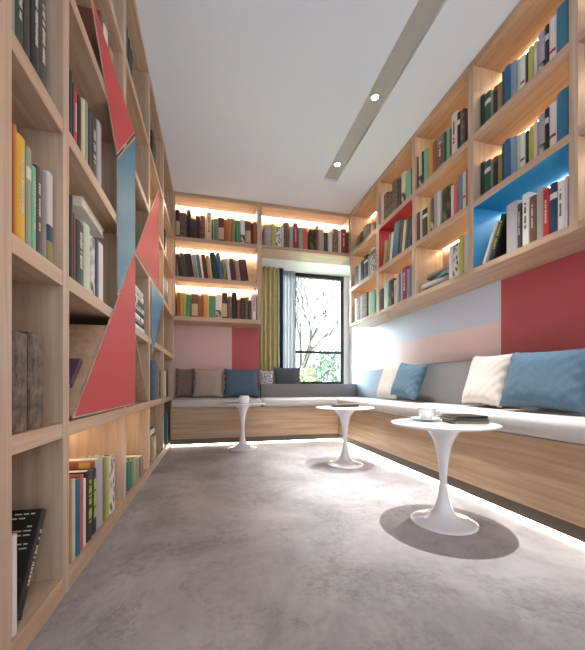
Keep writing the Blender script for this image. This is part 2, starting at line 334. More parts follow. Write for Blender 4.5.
# window: black metal frame, one fixed pane behind the voile, an upper and a lower pane
bm = bmesh.new(); y0, y1 = 4.80, 4.86
XM = 1.19
for b in ((WX0, WX1, y0, y1, WZ0, .712), (WX0, WX1, y0, y1, 2.292, WZ1), (WX0, WX0 + .05, y0, y1, .712, 2.292), (XM, XM + .022, y0, y1, .712, 2.292), (1.925, WX1, y0, y1, .712, 2.292), (XM + .022, 1.925, y0, y1, 1.14, 1.178)):
    box(bm, *b)
w1 = struct(link('window_1', bm, M_BLACK_METAL))
bm = bmesh.new(); box(bm, 1.24, 1.30, 4.778, 4.7995, .70, .722, .003); box(bm, 1.63, 1.69, 4.778, 4.7995, .70, .722, .003)
link('window_catch', bm, M_GREY_METAL, w1)
for b in ((WX0 + .05, XM, .712, 2.292), (XM + .022, 1.925, .712, 1.14), (XM + .022, 1.925, 1.178, 2.292)):
    link('window_pane', (lambda q: (box(q, b[0], b[1], 4.826, 4.834, b[2], b[3]), q)[1])(bmesh.new()), M_GLASS, w1)

# ---------------------------------------------------------------- bookcases
def leds(parent, boxes, mat=None):
    for b in boxes: bx('led_strip', b, mat or LED_WARM, parent)

# tall bookcase with the triangle panels
tall = thing('bookcase', 'tall oak floor-to-ceiling bookcase faced with red and blue triangle panels', 'bookcase', (XLW + .15, 2.4, 0))
def rel(o, root):
    o.parent = root; o.matrix_parent_inverse = Matrix.Translation(root.location).inverted(); return o
XI = XLW + .015
LPOST = [(.80, .878), (1.14, 1.184), (1.838, 1.892), (2.512, 2.566), (3.19, 3.245), (4.0, 4.04)]
for a, b in LPOST:
    rel(bx('upright', (XI, XL, a, b, 0, H - .002), WZ, bev=.0015), tall)
bays = [(LPOST[i][1], LPOST[i + 1][0]) for i in range(5)]
for a, b in bays:
    for k, z in enumerate(TOPS):
        rel(bx('shelf', (XI, XL - .001, a + .0005, b - .0005, 0.0 if k == 0 else z - TH, z), WY, bev=.0012), tall)
    rel(bx('top_board', (XI, XL - .001, a + .0005, b - .0005, H - .045, H - .002), WY), tall)
rel(bx('back_panel', (XLW + .001, XI, .80, 4.04, 0, H - .002), WZ), tall)
for (i, k) in L_LED:
    a, b = bays[i]; z = (TOPS + [H])[k + 1] - TH - .003
    rel(bx('led_strip', (XI + .002, XI + .012, a + .02, b - .02, z - .004, z), LED_WARM), tall)
# slanted boards inside two of the cells
def slant(name, y0, z0, y1, z1, t, parent, x0=XI + .002, x1=XL - .002):
    d = Vector((y1 - y0, z1 - z0)).normalized(); n = Vector((-d.y, d.x)) * t
    return rel(link(name, prism([(y0, z0), (y1, z1), (y1 + n.x, z1 + n.y), (y0 + n.x, z0 + n.y)], x0, x1, 'x'), WY), parent)
slant('slanted_shelf', 1.215, .545, 1.57, .90, .012, tall)
slant('slanted_divider', 2.105, .945, 2.49, .545, .012, tall, x1=XL - .004)
# lacquered triangle panels with an oak edging
PANELS = [('red', [(1.350, 2.108), (1.702, 1.738), (2.058, 2.108)]),
          ('blue', [(1.706, 1.728), (1.712, 1.071), (2.075, 1.434), (2.075, 2.102)]),
          ('red', [(1.195, .541), (2.077, .541), (2.077, 1.428)]),
          ('red', [(2.084, 1.437), (2.942, 1.437), (2.93, 2.295)]),
          ('blue', [(2.578, 1.430), (2.628, .863), (3.172, 1.430)])]
def inset(pts, d):
    cx = sum(p[0] for p in pts) / len(pts); cy = sum(p[1] for p in pts) / len(pts); out = []
    n = len(pts)
    for i in range(n):
        p0, p1, p2 = Vector(pts[i - 1]), Vector(pts[i]), Vector(pts[(i + 1) % n])
        e1 = (p1 - p0).normalized(); e2 = (p2 - p1).normalized()
        n1 = Vector((-e1.y, e1.x)); n2 = Vector((-e2.y, e2.x))
        if n1.dot(Vector((cx, cy)) - p1) < 0: n1 = -n1
        if n2.dot(Vector((cx, cy)) - p1) < 0: n2 = -n2
        k = (n1 + n2) / max(.25, 1 + n1.dot(n2))
        out.append(tuple(p1 + k * d))
    return out
for col, pts in PANELS:
    ed = rel(link('triangle_panel', prism(inset(pts, .001), XL + .0006, XL + .0042, 'x'), WZ), tall)
    ed['label'] = col + ' lacquered panel with oak edging'
    f = link('lacquered_face', prism(inset(pts, .008), XL + .0045, XL + .0058, 'x'), M_RED if col == 'red' else M_BLUE, ed)

# over-bench bookcase
over = thing('bookcase', 'oak bookcase hung on the wall over the long bench with red and blue cells', 'bookcase', (XW - .15, 2.0, 1.4))
RPOST = [(-.10, -.055), (.58, .625), (1.25, 1.293), (1.924, 1.975), (2.600, 2.647), (3.263, 3.322), (4.002, 4.048)]
for a, b in RPOST:
    rel(bx('upright', (XR, XW - .016, a, b, 1.4256, H - .002), WZ, bev=.0015), over)
rb = [(RPOST[i][1], RPOST[i + 1][0]) for i in range(6)]
for i, (a, b) in enumerate(rb):
    for z in TOPS[3:]:
        rel(bx('shelf', (XR + .001, XW - .016, a + .0005, b - .0005, z - (.0384 if z < 1.5 else TH), z), WY, bev=.0012), over)
    rel(bx('top_board', (XR + .001, XW - .016, a + .0005, b - .0005, H - .045, H - .002), WY), over)
    for k, z in enumerate(TOPS[4:] + [H]):
        zz = z - (.046 if z == H else TH + .001) - (.004 if (i, k) in ((2, 0), (4, 1)) else 0)
        rel(bx('led_strip', (XW - .032, XW - .020, a + .02, b - .02, zz - .002, zz), LED_BLUEISH if (i, k) == (2, 0) else LED_WARM), over)
rel(bx('back_panel', (XW - .0155, XW - .001, -.10, 4.048, 1.4256, H - .002), WY), over)
def lining(i, k, mat, name):
    a, b = rb[i]; z0 = TOPS[3 + k]; z1 = TOPS[4 + k] - TH
    bm = bmesh.new(); t = .0025; x0 = XR + .002; x1 = XW - .0165
    box(bm, x0, x1, a + .001, a + t, z0 + .0005, z1 - .0005); box(bm, x0, x1, b - t, b - .001, z0 + .0005, z1 - .0005)
    box(bm, x0, x1, a + t, b - t, z1 - t, z1 - .0005); box(bm, x1 - t, x1, a + t, b - t, z0 + .0005, z1 - t)
    o = rel(link(name, bm, mat), over); o['label'] = name.split('_')[0] + ' painted cell lining'
lining(2 + 0, 0, M_BLUEIN, 'blue_lining')
lining(4, 1, M_REDIN, 'red_lining')

# end-wall bookcase
endc = thing('bookcase', 'oak shelf unit on the end wall running over the window bay beside the curtain', 'bookcase', (.5, YB + .15, 1.4))
rel(bx('upright', (XL - .004, -.431, YB, YBW - .016, 1.41, H - .002), WZ), endc)
rel(bx('upright', (.528, .584, YB, YBW - .016, 1.41, H - .002), WZ), endc)
rel(bx('upright', (1.743, 1.7535, YB, YBW - .016, 2.354, H - .002), WZ), endc)
for z in TOPS[3:]:
    rel(bx('shelf', (-.4305, .5275, YB + .001, YBW - .016, z - .05, z), WX, bev=.0012), endc)
rel(bx('shelf', (.5845, 1.7425, YB + .001, YBW - .016, 2.354, 2.395), WX, bev=.0012), endc)
for a, b in ((-.4305, .5275), (.5845, 1.7425)):
    rel(bx('top_board', (a, b, YB + .001, YBW - .016, H - .045, H - .002), WX), endc)
rel(bx('back_panel', (XL - .004, .584, YBW - .0155, YBW - .001, 1.41, H - .002), WX), endc)
rel(bx('back_panel', (.5845, 1.7535, YBW - .0155, YBW - .001, 2.354, H - .002), WX), endc)
for a, b, z in ((-.42, .52, 1.93), (-.42, .52, 2.395), (-.42, .52, H), (.595, 1.735, H)):
    zz = z - .051 if z < H else z - .046
    rel(bx('led_strip', (a, b, YBW - .052, YBW - .038, zz - .005, zz), LED_END), endc)

# ------------------------------------------------------------------ benches
bl = thing('bench', 'long oak bench with a dark plinth along the painted wall', 'bench', (1.76, 1.7, 0))
rel(bx('bench_front', (XB, XW - .002, -1.0, YBB + .001, .074, .408), FRONT_Y, bev=.002), bl)
rel(bx('plinth', (XB + .004, XW - .002, -1.0, YBB + .001, .013, .0735), M_KICK), bl)
rel(bx('led_strip', (XB + .008, XB + .02, -1.0, YBB - .01, .001, .0125), LED_BENCH), bl)
rel(bx('foot_rail', (XB + .03, XW - .01, -1.0, YBB - .01, 0, .0128), M_KICK), bl)
be = thing('bench', 'oak bench below the end wall and window, between tall bookcase and long bench', 'bench', (.8, 4.0, 0))
rel(bx('bench_front', (XL + .002, XW - .002, YBB + .002, YBW - .002, .074, .408), FRONT_X, bev=.002), be)
rel(bx('plinth', (XL + .002, XW - .002, YBB + .006, YBW - .002, .013, .0735), M_KICK), be)
rel(bx('led_strip', (XL + .01, XB + .02, YBB + .010, YBB + .022, .001, .0125), LED_BENCH), be)
rel(bx('foot_rail', (XL + .004, XW - .01, YBB + .03, YBW - .01, 0, .0128), M_KICK), be)

def pad(name, b, mat, label, cat, rad=.022, group=None):
    bm = bmesh.new(); x0, x1, y0, y1, z0, z1 = b
    box(bm, *b)
    bmesh.ops.bevel(bm, geom=list(bm.edges), offset=rad, segments=4, affect='EDGES', profile=.5)
    o = link(name, bm, mat, None, True); tag(o, label, cat, group)
    return o
SG = 'pale bench cushions'
pad('seat_cushion', (XL + .006, .535, 3.695, 4.345, .41, .497), M_SEAT, 'pale seat cushion on end-wall bench, nearest the tall bookcase', 'cushion', group=SG)
pad('seat_cushion', (.542, 1.452, 3.695, 4.235, .41, .497), M_SEAT, 'pale seat cushion on end-wall bench in front of the window', 'cushion', group=SG)
pad('seat_cushion', (1.442, 1.945, -1.0, 3.688, .41, .497), M_SEAT, 'very long pale seat cushion on the bench below the red and blue wall', 'cushion', group=SG)
pad('seat_cushion', (1.458, 1.945, 3.695, 4.235, .41, .497), M_SEAT, 'short pale seat cushion filling the bench corner beside the window', 'cushion', group=SG)
BG = 'padded backrests along the benches'
pad('backrest_pad', (.60, 1.952, 4.243, 4.347, .41, .672), M_GREYFAB, 'low grey padded backrest under the window', 'backrest', .012, BG)
pad('backrest_pad', (1.953, XW - .002, 3.32, 4.345, .41, .855), M_PALEBLUEFAB, 'pale blue padded backrest on the wall in the window corner', 'backrest', .012, BG)
pad('backrest_pad', (1.953, XW - .002, 1.50, 3.312, .41, .855), M_GREYFAB, 'grey padded backrest along the pink and blue wall', 'backrest', .012, BG)
pad('backrest_pad', (1.953, XW - .002, -1.0, 1.492, .41, .855), M_GREYFAB, 'grey padded backrest below red wall, behind the biggest blue pillow', 'backrest', .012, BG)

# ------------------------------------------------------------------ pillows
def pillow(pos, w, h, t, yaw, tilt, roll, mat, label, seed=0, group=None):
    """pos = middle of the lower edge; local x = width, z = up, -y = front"""
    q = random.Random(seed); n = 30; bm = bmesh.new()
    ph = [q.uniform(0, 6.28) for _ in range(8)]
    def P(a, b, s):
        x = a * w / 2 * (1 - .075 * (1 - b * b)) ; z = b * h / 2 * (1 - .075 * (1 - a * a))
        th = t / 2 * (max(0, 1 - a ** 4) * max(0, 1 - b ** 4)) ** .55
        wr = .0022 * math.sin(3 * a + 2 * b * s + ph[0]) + .0012 * math.sin(11 * b - 4 * a + ph[1]) * abs(a) + .0012 * math.sin(9 * a - 6 * b + ph[2]) * b * b
        e = (1 - a * a) * (1 - b * b)
        rim = .005 * math.sin(18 * a + ph[3]) * math.sin(15 * b + ph[4]) * (1 - e)
        return (x + rim, s * (th + (wr + rim) * min(1, 3 * e)), z + h / 2 * 1.0 + .4 * rim)
    def row(s): return [[None] * (n + 1) for _ in range(n + 1)]
    F, B = row(1), row(1)
    for i in range(n + 1):
        for j in range(n + 1):
            a, b = -1 + 2 * i / n, -1 + 2 * j / n
            F[i][j] = bm.verts.new(P(a, b, -1))
            B[i][j] = F[i][j] if i in (0, n) or j in (0, n) else bm.verts.new(P(a, b, 1))
    for i in range(n):
        for j in range(n):
            bm.faces.new((F[i][j], F[i + 1][j], F[i + 1][j + 1], F[i][j + 1]))
            bm.faces.new((B[i][j], B[i][j + 1], B[i + 1][j + 1], B[i + 1][j]))
    o = link('throw_pillow', bm, mat, None, True)
    o.location = pos
    o.rotation_euler = (Matrix.Rotation(R(yaw), 3, 'Z') @ Matrix.Rotation(R(tilt), 3, 'X') @ Matrix.Rotation(R(roll), 3, 'Y')).to_euler()
    return tag(o, label, 'pillow', group)
PG = 'throw pillows on the benches'
ZS = .503
pillow((-.345, 4.265, ZS), .21, .365, .07, 0, -8, 0, M_TAUPEFAB, 'taupe throw pillow half hidden behind the beige one beside tall bookcase', 1, PG)
pillow((-.062, 4.125, ZS), .365, .38, .12, 0, -16, 0, M_STONEFAB, 'beige throw pillow leaning under the pink paint on the end wall', 2, PG)
pillow((.345, 4.125, ZS), .44, .375, .13, 0, -16, 0, M_BLUEFAB, 'blue throw pillow leaning under the red paint on the end wall', 3, PG)
pillow((.70, 4.47, .566), .21, .30, .08, 4, -10, 3, M_PATTERN, 'black and white patterned throw pillow behind the low window backrest', 4, PG)
pillow((1.025, 4.50, .566), .39, .355, .07, 0, -13, 0, M_SLATEFAB, 'dark slate throw pillow on window sill before the curtain', 5, PG)
pillow((1.80, 3.20, ZS + .012), .40, .375, .12, -90, -17, 3, M_CREAMFAB, 'cream throw pillow behind a blue one near the window corner', 6, PG)
pillow((1.74, 2.79, ZS + .030), .40, .345, .13, -86, -18, 7, M_BLUEFAB, 'smaller blue throw pillow leaning beside a cream one before grey backrest', 7, PG)
pillow((1.80, 1.915, ZS + .010), .37, .37, .12, -92, -16, 2, M_CREAMFAB, 'cream throw pillow below the red paint edge beside biggest blue pillow', 8, PG)
pillow((1.745, 1.450, ZS + .013), .47, .35, .15, -84, -17, 2, M_BLUEFAB, 'biggest blue throw pillow leaning below the red wall on the long bench', 9, PG)

# ------------------------------------------------------------------- tables
def table(x, y, label):
    t = thing('tulip_table', label, 'table', (x, y, 0), 'white tulip tables')
    lk = lambda n, prof: link(n, lathe(bmesh.new(), prof, 64), M_WHITE_GLOSS, t, True)
    lk('tabletop', [(0, .456), (.17, .456), (.215, .460), (.236, .465), (.240, .469), (.2385, .472), (.233, .4735), (0, .4735)])
    lk('pedestal', [(0, 0), (.146, 0), (.150, .003), (.148, .007), (.135, .011), (.108, .017), (.082, .026), (.060, .039), (.046, .056), (.036, .078), (.028, .105), (.0205, .14), (.0172, .18), (.0175, .225), (.0215, .275), (.029, .325), (.039, .368), (.052, .402), (.069, .428), (.088, .446), (.106, .4555), (0, .4555)])
    return t
table(1.066, 1.355, 'white tulip table standing closest, before the red wall, with cup and notebooks')
table(1.052, 2.526, 'white tulip table with only dark magazines on it')
table(.293, 3.401, 'white tulip table before the end-wall bench, with one straight cup')
ZT = .4745
def cup(x, y, z, r, h, label, handle=True):
    t = thing('tea_cup', label, 'cup', (x, y, z), 'white cups on the tables')
    prof = [(0, .0), (r * .55, 0), (r * .6, .004), (r * .78, h * .35), (r * .93, h * .75), (r, h), (r * .95, h), (r * .88, h * .75), (r * .73, h * .35), (r * .5, .007), (0, .006)] if handle else \
           [(0, 0), (r * .94, 0), (r, .004), (r, h), (r * .94, h), (r * .92, .008), (0, .006)]
    link('bowl', lathe(bmesh.new(), prof, 40), M_CERAMIC, t, True)
    bm = bmesh.new(); pts = []
    for k in range(11):
        a = -math.pi / 2 + math.pi * k / 10
        pts.append((r * .84 + .004 + h * .42 * math.cos(a), 0, h * .55 + h * .32 * math.sin(a)))
    for p, q in zip(pts, pts[1:]): tube(bm, p, q, .0035, .0035, 8)
    hd = link('handle', bm, M_CERAMIC, t, True); hd.rotation_euler.z = R(-25 if handle else 80)
cup(1.052, 1.462, ZT + .009, .046, .056, 'white tea cup on a saucer on the closest table')
sc = link('saucer', lathe(bmesh.new(), [(0, 0), (.04, 0), (.06, .005), (.078, .011), (.079, .013), (.062, .008), (.04, .0045), (0, .004)], 48), M_CERAMIC, None, True)
sc.location = (1.052, 1.462, ZT + .0005); tag(sc, 'white saucer under the tea cup on the closest table', 'saucer')
cup(.305, 3.365, ZT + .0005, .050, .072, 'straight white cup alone on table before end-wall bench', False)

# -------------------------------------------------------------------- books
COL = {'dark green': (34, 62, 54), 'forest green': (38, 92, 74), 'grey': (130, 128, 124), 'black': (30, 28, 28), 'olive': (138, 128, 72), 'charcoal': (62, 60, 58), 'blue': (34, 98, 136),
 'light blue': (122, 158, 186), 'pale green': (188, 204, 184), 'white': (226, 224, 220), 'yellow green': (176, 178, 84), 'cream': (212, 200, 170), 'lilac grey': (172, 168, 182), 'bright blue': (36, 122, 164),
 'light grey': (176, 176, 178), 'brown': (112, 76, 58), 'stone grey': (164, 158, 148), 'red': (190, 40, 44), 'navy': (30, 58, 88), 'pale pink': (222, 202, 198), 'mint green': (112, 184, 144), 'tan': (176, 150, 112),
 'gold': (196, 152, 66), 'rust': (150, 82, 52), 'khaki': (128, 122, 96), 'dark brown': (72, 50, 42), 'pale grey': (198, 198, 196), 'purple': (92, 74, 98), 'coral': (196, 96, 84), 'slate blue': (112, 128, 152),
 'crimson': (150, 34, 58), 'teal': (36, 108, 124), 'magenta': (150, 44, 92), 'maroon': (86, 36, 40), 'orange': (192, 118, 56), 'green': (74, 142, 98), 'mauve': (146, 120, 128), 'sage': (142, 158, 132), 'yellow': (220, 176, 36), 'grey brown': (122, 108, 98)}
BM_ = {k: plain('cover_' + k.replace(' ', '_'), srgb(*v), .5, .06, 14) for k, v in COL.items()}
def mottled(name, c1, c2, sc, soft=False):
    m, nt, b = new_mat(name); tc = nt.nodes.new('ShaderNodeTexCoord'); n = nt.nodes.new('ShaderNodeTexVoronoi'); n.inputs['Scale'].default_value = sc
    mp = nt.nodes.new('ShaderNodeMapping'); mp.inputs['Scale'].default_value = (1, 1, .6)
    if soft:
        n = nt.nodes.new('ShaderNodeTexNoise'); n.inputs['Scale'].default_value = sc; n.inputs['Detail'].default_value = 6; n.inputs['Roughness'].default_value = .7
    nt.links.new(tc.outputs['Object'], mp.inputs['Vector']); nt.links.new(mp.outputs['Vector'], n.inputs['Vector'])
    r = nt.nodes.new('ShaderNodeValToRGB'); r.color_ramp.elements[0].color = c1; r.color_ramp.elements[1].color = c2; r.color_ramp.elements[0].position = .38 if soft else .2; r.color_ramp.elements[1].position = .62 if soft else .6
    nt.links.new(n.outputs[0], r.inputs['Fac']); nt.links.new(r.outputs['Color'], b.inputs['Base Color']); b.inputs['Roughness'].default_value = .55
    return m
M_ORN = mottled('tooled_leather', srgb(52, 40, 33), srgb(128, 104, 84), 44, True)
M_PATB = mottled('patterned_cloth', srgb(66, 48, 42), srgb(140, 116, 96), 60, True)
M_BWP = mottled('black_white_print', srgb(24, 24, 26), srgb(214, 212, 208), 46)
M_KPRINT = mottled('dark_print', srgb(196, 190, 186), srgb(42, 36, 40), 30)
M_GREENP = mottled('green_black_print', srgb(92, 112, 60), srgb(22, 26, 22), 24)

FEAT = {'b': 'with pale band', 'r': 'with red head', 's': 'with dark spine mark', 't': 'with spine lettering', 'k': 'with dark printed foot', 'Y': 'with lime lettering', 'G': 'with lime lettering', 'c': 'with brown panel', 'p': 'in patterned cloth',
        'l': 'with tan label', 'w': 'in black-white print', 'g': 'in green-black print', 'n': 'with navy band', 'o': 'in tooled leather'}

def book_mesh(t, h, d, mat, feat, seed):
    """book standing on its tail at the origin: thickness +x, depth +y (spine at y=0), height +z"""
    c = min(.003, t * .14); bul = min(.006, t * .16)
    outer = [(0, d), (0, bul)] + [(t / 2 - t / 2 * math.cos(math.pi * k / 6), bul - bul * math.sin(math.pi * k / 6)) for k in range(1, 6)] + [(t, bul), (t, d)]
    inner = [(t - c, d), (t - c, bul + c), (c, bul + c), (c, d)]
    o = link('book', prism(outer + inner, 0, h, 'z'), mat)
    pg = bmesh.new(); box(pg, c + .0003, t - c - .0003, bul + c + .0005, d - .004, .003, h - .004)
    link('pages', pg, M_PAGES, o)
    def arc(z0, z1, m, name, f0=0.0, f1=1.0):
        bm = bmesh.new(); e = .0006; A = []; K = 6
        for k in range(K + 1):
            th = math.pi * (f0 + (f1 - f0) * k / K)
            x = t / 2 - (t / 2) * math.cos(th); y = bul - bul * math.sin(th)
            A.append((bm.verts.new((x, y - e, z0)), bm.verts.new((x, y - e, z1)), bm.verts.new((x, y + .0002, z0)), bm.verts.new((x, y + .0002, z1))))
        for p, q in zip(A, A[1:]):
            bm.faces.new((p[0], q[0], q[1], p[1])); bm.faces.new((p[2], p[3], q[3], q[2])); bm.faces.new((p[1], q[1], q[3], p[3])); bm.faces.new((p[0], p[2], q[2], q[0]))
        bm.faces.new((A[0][0], A[0][1], A[0][3], A[0][2])); bm.faces.new((A[-1][0], A[-1][2], A[-1][3], A[-1][1]))
        link(name, bm, m, o)
    def lettering(z0, z1, m, w=.34):
        q = random.Random(seed); bm = bmesh.new(); z = z0
        while z < z1:
            s = q.uniform(.004, .011)
            if q.random() < .82:
                ww = t * w * q.uniform(.6, 1)
                box(bm, t / 2 - ww / 2, t / 2 + ww / 2, -.0007, .0012, z, z + s * .72)
            z += s
        link('spine_lettering', bm, m, o)
    if feat == 'b': arc(h * .68, h * .80, M_LABEL_PALE, 'spine_band')
    elif feat == 'r': arc(h * .86, h * .985, M_LABEL_RED, 'spine_band')
    elif feat == 's': arc(h * .30, h * .36, M_LABEL_RED, 'spine_mark', .15, .85)
    elif feat == 'k': arc(h * .03, h * .34, M_KPRINT, 'spine_print')
    elif feat == 'c': arc(h * .12, h * .72, BM_['brown'], 'spine_panel', .12, .88); 
    elif feat == 'l': arc(h * .06, h * .58, M_LABEL_TAN, 'spine_label', .08, .92)
    elif feat == 'n': arc(h * .24, h * .42, BM_['navy'], 'spine_band'); 
    if feat == 'n': arc(h * .02, h * .24, BM_['olive'], 'spine_foot')
    if feat in ('t', 'c'):
        lum = srgb(*COL[next(k for k in COL if BM_[k] == mat)]) if mat in BM_.values() else (0, 0, 0)
        lettering(h * .28, h * .82, M_INK_DARK if sum(lum[:3]) > 1.2 and feat == 't' else M_INK_PALE)
    if feat in ('Y', 'G'): lettering(h * .25, h * .86, M_INK_LIME, .5)
    return o

def cover_mat(color, feat):
    return {'p': M_PATB, 'w': M_BWP, 'g': M_GREENP, 'o': M_ORN}.get(feat) or BM_[color]

ORD = ['first', 'second', 'third', 'fourth', 'fifth', 'sixth', 'seventh', 'eighth', 'ninth', 'tenth', 'eleventh', 'twelfth', 'thirteenth', 'fourteenth', 'fifteenth', 'sixteenth', 'seventeenth', 'eighteenth', 'nineteenth', 'twentieth']
LVL = {1: 'lowest', 2: 'second', 3: 'third', 4: 'fourth', 5: 'fifth', 6: 'highest'}
BAYN = {'a': 'first', 'b': 'second', 'c': 'third', 'd': 'fourth', 'e': 'last'}
def where(cell):
    k = cell[0]
    if k == 'R':
        if cell == 'R4B': return 'in the blue cell over the bench', 'from window'
        if cell == 'R2M': return 'in the red cell over the bench', 'from window'
        return '%s shelf, %s bay over long bench' % ({'T': 'top', 'M': 'middle', 'B': 'bottom'}[cell[2]], ORD[int(cell[1]) - 1]), 'from window'
    if k == 'B': return '%s shelf of end wall' % {'T': 'top', 'M': 'middle', 'B': 'bottom'}[cell[1]], 'from tall bookcase'
    if k == 'W': return 'shelf above the window', 'from post'
    return '%s shelf, %s bay of triangle bookcase' % (LVL[int(cell[1])], BAYN[cell[2]]), 'from near end'
def book_label(color, feat, i, n, cell):
    w, ref = where(cell)
    a = color + ' book' + (' ' + FEAT[feat] if feat else '')
    b = '%s %s, ' % (ORD[i], ref) if n > 1 else ''
    s = a + ', ' + b + w
    if len(s.split()) > 16: s = color + ' book, ' + b + w
    return s, 'books ' + (w if w.startswith('in ') else 'on ' + w)

LEAN = {'BM': (-8, .0), 'R2M': (9, 0)}
TOPB = {'T': 2.395, 'M': 1.93, 'B': 1.464}
BOOKS['L5b'] = BOOKS['L5b'][1:]
BOOKS['R4M'] = list(BOOKS['R4T'])
BOOKS['R1T'] = [(3.345 + (a - 3.345) * .80, 3.345 + (b - 3.345) * .80, h, c, f) for a, b, h, c, f in BOOKS['R1T']]
CLIMIT = {'R': 2.86}
nb = 0
for cell, rows in BOOKS.items():
    k = cell[0]; n = len(rows)
    if k in 'R': z0 = TOPB[cell[2]]; order = list(range(n))[::-1]
    elif k in 'BW': z0 = TOPB[cell[1]]; order = list(range(n))
    else: z0 = TOPS[int(cell[1]) - 1]; order = list(range(n))
    rank = {j: r for r, j in enumerate(order)}
    for j, (a0, a1, h, color, feat) in enumerate(rows):
        h = min(h + (.034 if cell in ('R4T', 'R4M') and a1 < 1.75 else .028 if cell == 'R3B' else .016 if cell == 'R4B' else .012 if cell in ('R3T', 'R3M') else -.014 if (cell == 'L1b' and color == 'black' and feat == 'G') else .006 if (cell == 'L1b' and color == 'lilac grey') else 0), .395); t = (a1 - a0) - .0016; nb += 1
        dep = {'R': .19, 'B': .18, 'W': .18, 'L': .17}[k] * rnd.uniform(.86, 1.06)
        rc = {'R4T': .05, 'R4M': .05, 'R1T': .07, 'R3T': .015}.get(cell, .008) + rnd.uniform(0, .006)
        if cell == 'L3b' and a0 < 1.47: dep = .10
        if cell == 'R4B' and j >= n - 2: continue        # the two leaning ones are placed below
        if cell == 'L5b' and color == 'pale grey': color = 'brown'; dep = .11
        m = cover_mat(color, feat)
        lean = LEAN.get(cell, (0, 0))[0]
        lo, hi = {'R3T': (2.02, 2.598), 'R3M': (1.977, 2.598), 'BT': (-.429, .526), 'WT': (.59, 1.741), 'L2d': (2.57, 3.188)}.get(cell, (-9, 9))
        a0, a1 = max(a0, lo), min(a1, hi); t = (a1 - a0) - .0016
        if lean:
            t = t * math.cos(R(abs(lean))) - .0006
        o = book_mesh(t, h, dep, m, feat, nb)
        if k == 'R':
            o.location = (XR + rc, a1 - .0008, z0 + .0006); rz = R(-90)
        elif k in 'BW':
            o.location = (a0 + .0008, YB + rc, z0 + .0006); rz = 0
        else:
            o.location = (XL - rc, a0 + .0008, z0 + .0006); rz = R(90)
        if lean < 0:      # top goes towards local -x, pivot at the origin corner
            o.location.x += .024
            o.rotation_euler = (Matrix.Rotation(rz, 3, 'Z') @ Matrix.Rotation(R(lean), 3, 'Y')).to_euler()
        elif lean > 0:    # top goes towards local +x, pivot at the (t,0) corner
            off = Matrix.Rotation(rz, 3, 'Z') @ (Vector((t / math.cos(R(lean)), 0, 0)) - Matrix.Rotation(R(lean), 3, 'Y') @ Vector((t, 0, 0)))
            o.location += off; o.location.y += .016
            o.rotation_euler = (Matrix.Rotation(rz, 3, 'Z') @ Matrix.Rotation(R(lean), 3, 'Y')).to_euler()
        else:
            o.rotation_euler = (0, 0, rz)
        if cell == 'L1b' and color == 'lilac grey':
            ca = bmesh.new(); box(ca, -.0006, .0004, .012, dep - .004, .004, h - .004); link('cover_art', ca, BM_['rust'], o)
            ca = bmesh.new(); box(ca, -.0009, .0003, .03, dep * .45, .02, h - .008); link('cover_art', ca, BM_['gold'], o)
        lb, gr = book_label(color, feat, rank[j], n, cell)
        tag(o, lb, 'book', gr)

def lean_book(t, h, d, color, feat, label, pivot, rz, ang, group):
    """leaning about its lower corner (t,0); pivot = world position of that corner at the spine"""
    o = book_mesh(t, h, d, cover_mat(color, feat), feat, 900 + int(h * 1000))
    M = Matrix.Rotation(rz, 3, 'Z') @ Matrix.Rotation(R(ang), 3, 'Y')
    o.location = Vector(pivot) - M @ Vector((t, 0, 0)); o.rotation_euler = M.to_euler()
    return tag(o, label, 'book', group)
G4 = 'books in the blue cell over the bench'
lean_book(.034, .272, .18, 'black', 'Y', 'black book with lime lettering, leaning on a grey one in the blue cell', (XR + .010, 1.770, 1.4648), R(-90), 20, G4)
lean_book(.020, .262, .17, 'white', '', 'thin white book, leaning most steeply in the blue cell over the bench', (XR + .008, 1.838, 1.4648), R(-90), 24, G4)
G1 = 'books on lowest shelf, first bay of triangle bookcase'
dk = lean_book(.030, .262, .19, 'black', 't', 'big dark book leaning backwards in lowest cell nearest the viewer', (XL - .02, .962, .0618), R(90), 30, G1)
bm = bmesh.new(); q = random.Random(3)
for r_ in range(9):
    yy = .018
    while yy < .165:
        ww = q.uniform(.006, .022)
        if q.random() < .8: box(bm, -.0006, .0004, yy, min(yy + ww, .172), .248 - r_ * .011, .2515 - r_ * .011)
        yy += ww + .005
link('cover_lettering', bm, M_INK_PALE, dk)
o = book_mesh(.018, .236, .19, BM_['white'], '', 5); o.location = (XL - .008, .899, .0618); o.rotation_euler = (0, 0, R(90))
tag(o, 'white book upright before the big leaning dark book in lowest cell', 'book', G1)
o = book_mesh(.055, .315, .18, BM_['teal'], '', 6); o.location = (XL - .006, 3.50, .0618); o.rotation_euler = (0, 0, R(90))
tag(o, 'teal book standing alone in lowest cell nearest the end-wall bench', 'book')

def flat_book(cx, cy, z, w, l, t, ang, color, feat, label, group=None, tilt=(0, 0)):
    """lying on its side: w = height of the book, l = depth"""
    o = book_mesh(t, w, l, cover_mat(color, feat), feat, int(z * 1000) + int(cx * 100))
    # lay down: local z -> world x', local y -> y', local x -> up
    L = Matrix(((0, 0, 1), (0, 1, 0), (-1, 0, 0))).to_3x3()
    L = Matrix(((0, 0, 1), (0, -1, 0), (1, 0, 0))).to_3x3()   # x->z, y->-y, z->x
    M = Matrix.Rotation(R(ang), 3, 'Z') @ Matrix.Rotation(R(tilt[0]), 3, 'X') @ Matrix.Rotation(R(tilt[1]), 3, 'Y') @ L
    o.rotation_euler = M.to_euler()
    o.location = Vector((cx, cy, z)) - M @ Vector((0, l / 2, w / 2))
    return tag(o, label, 'book', group)
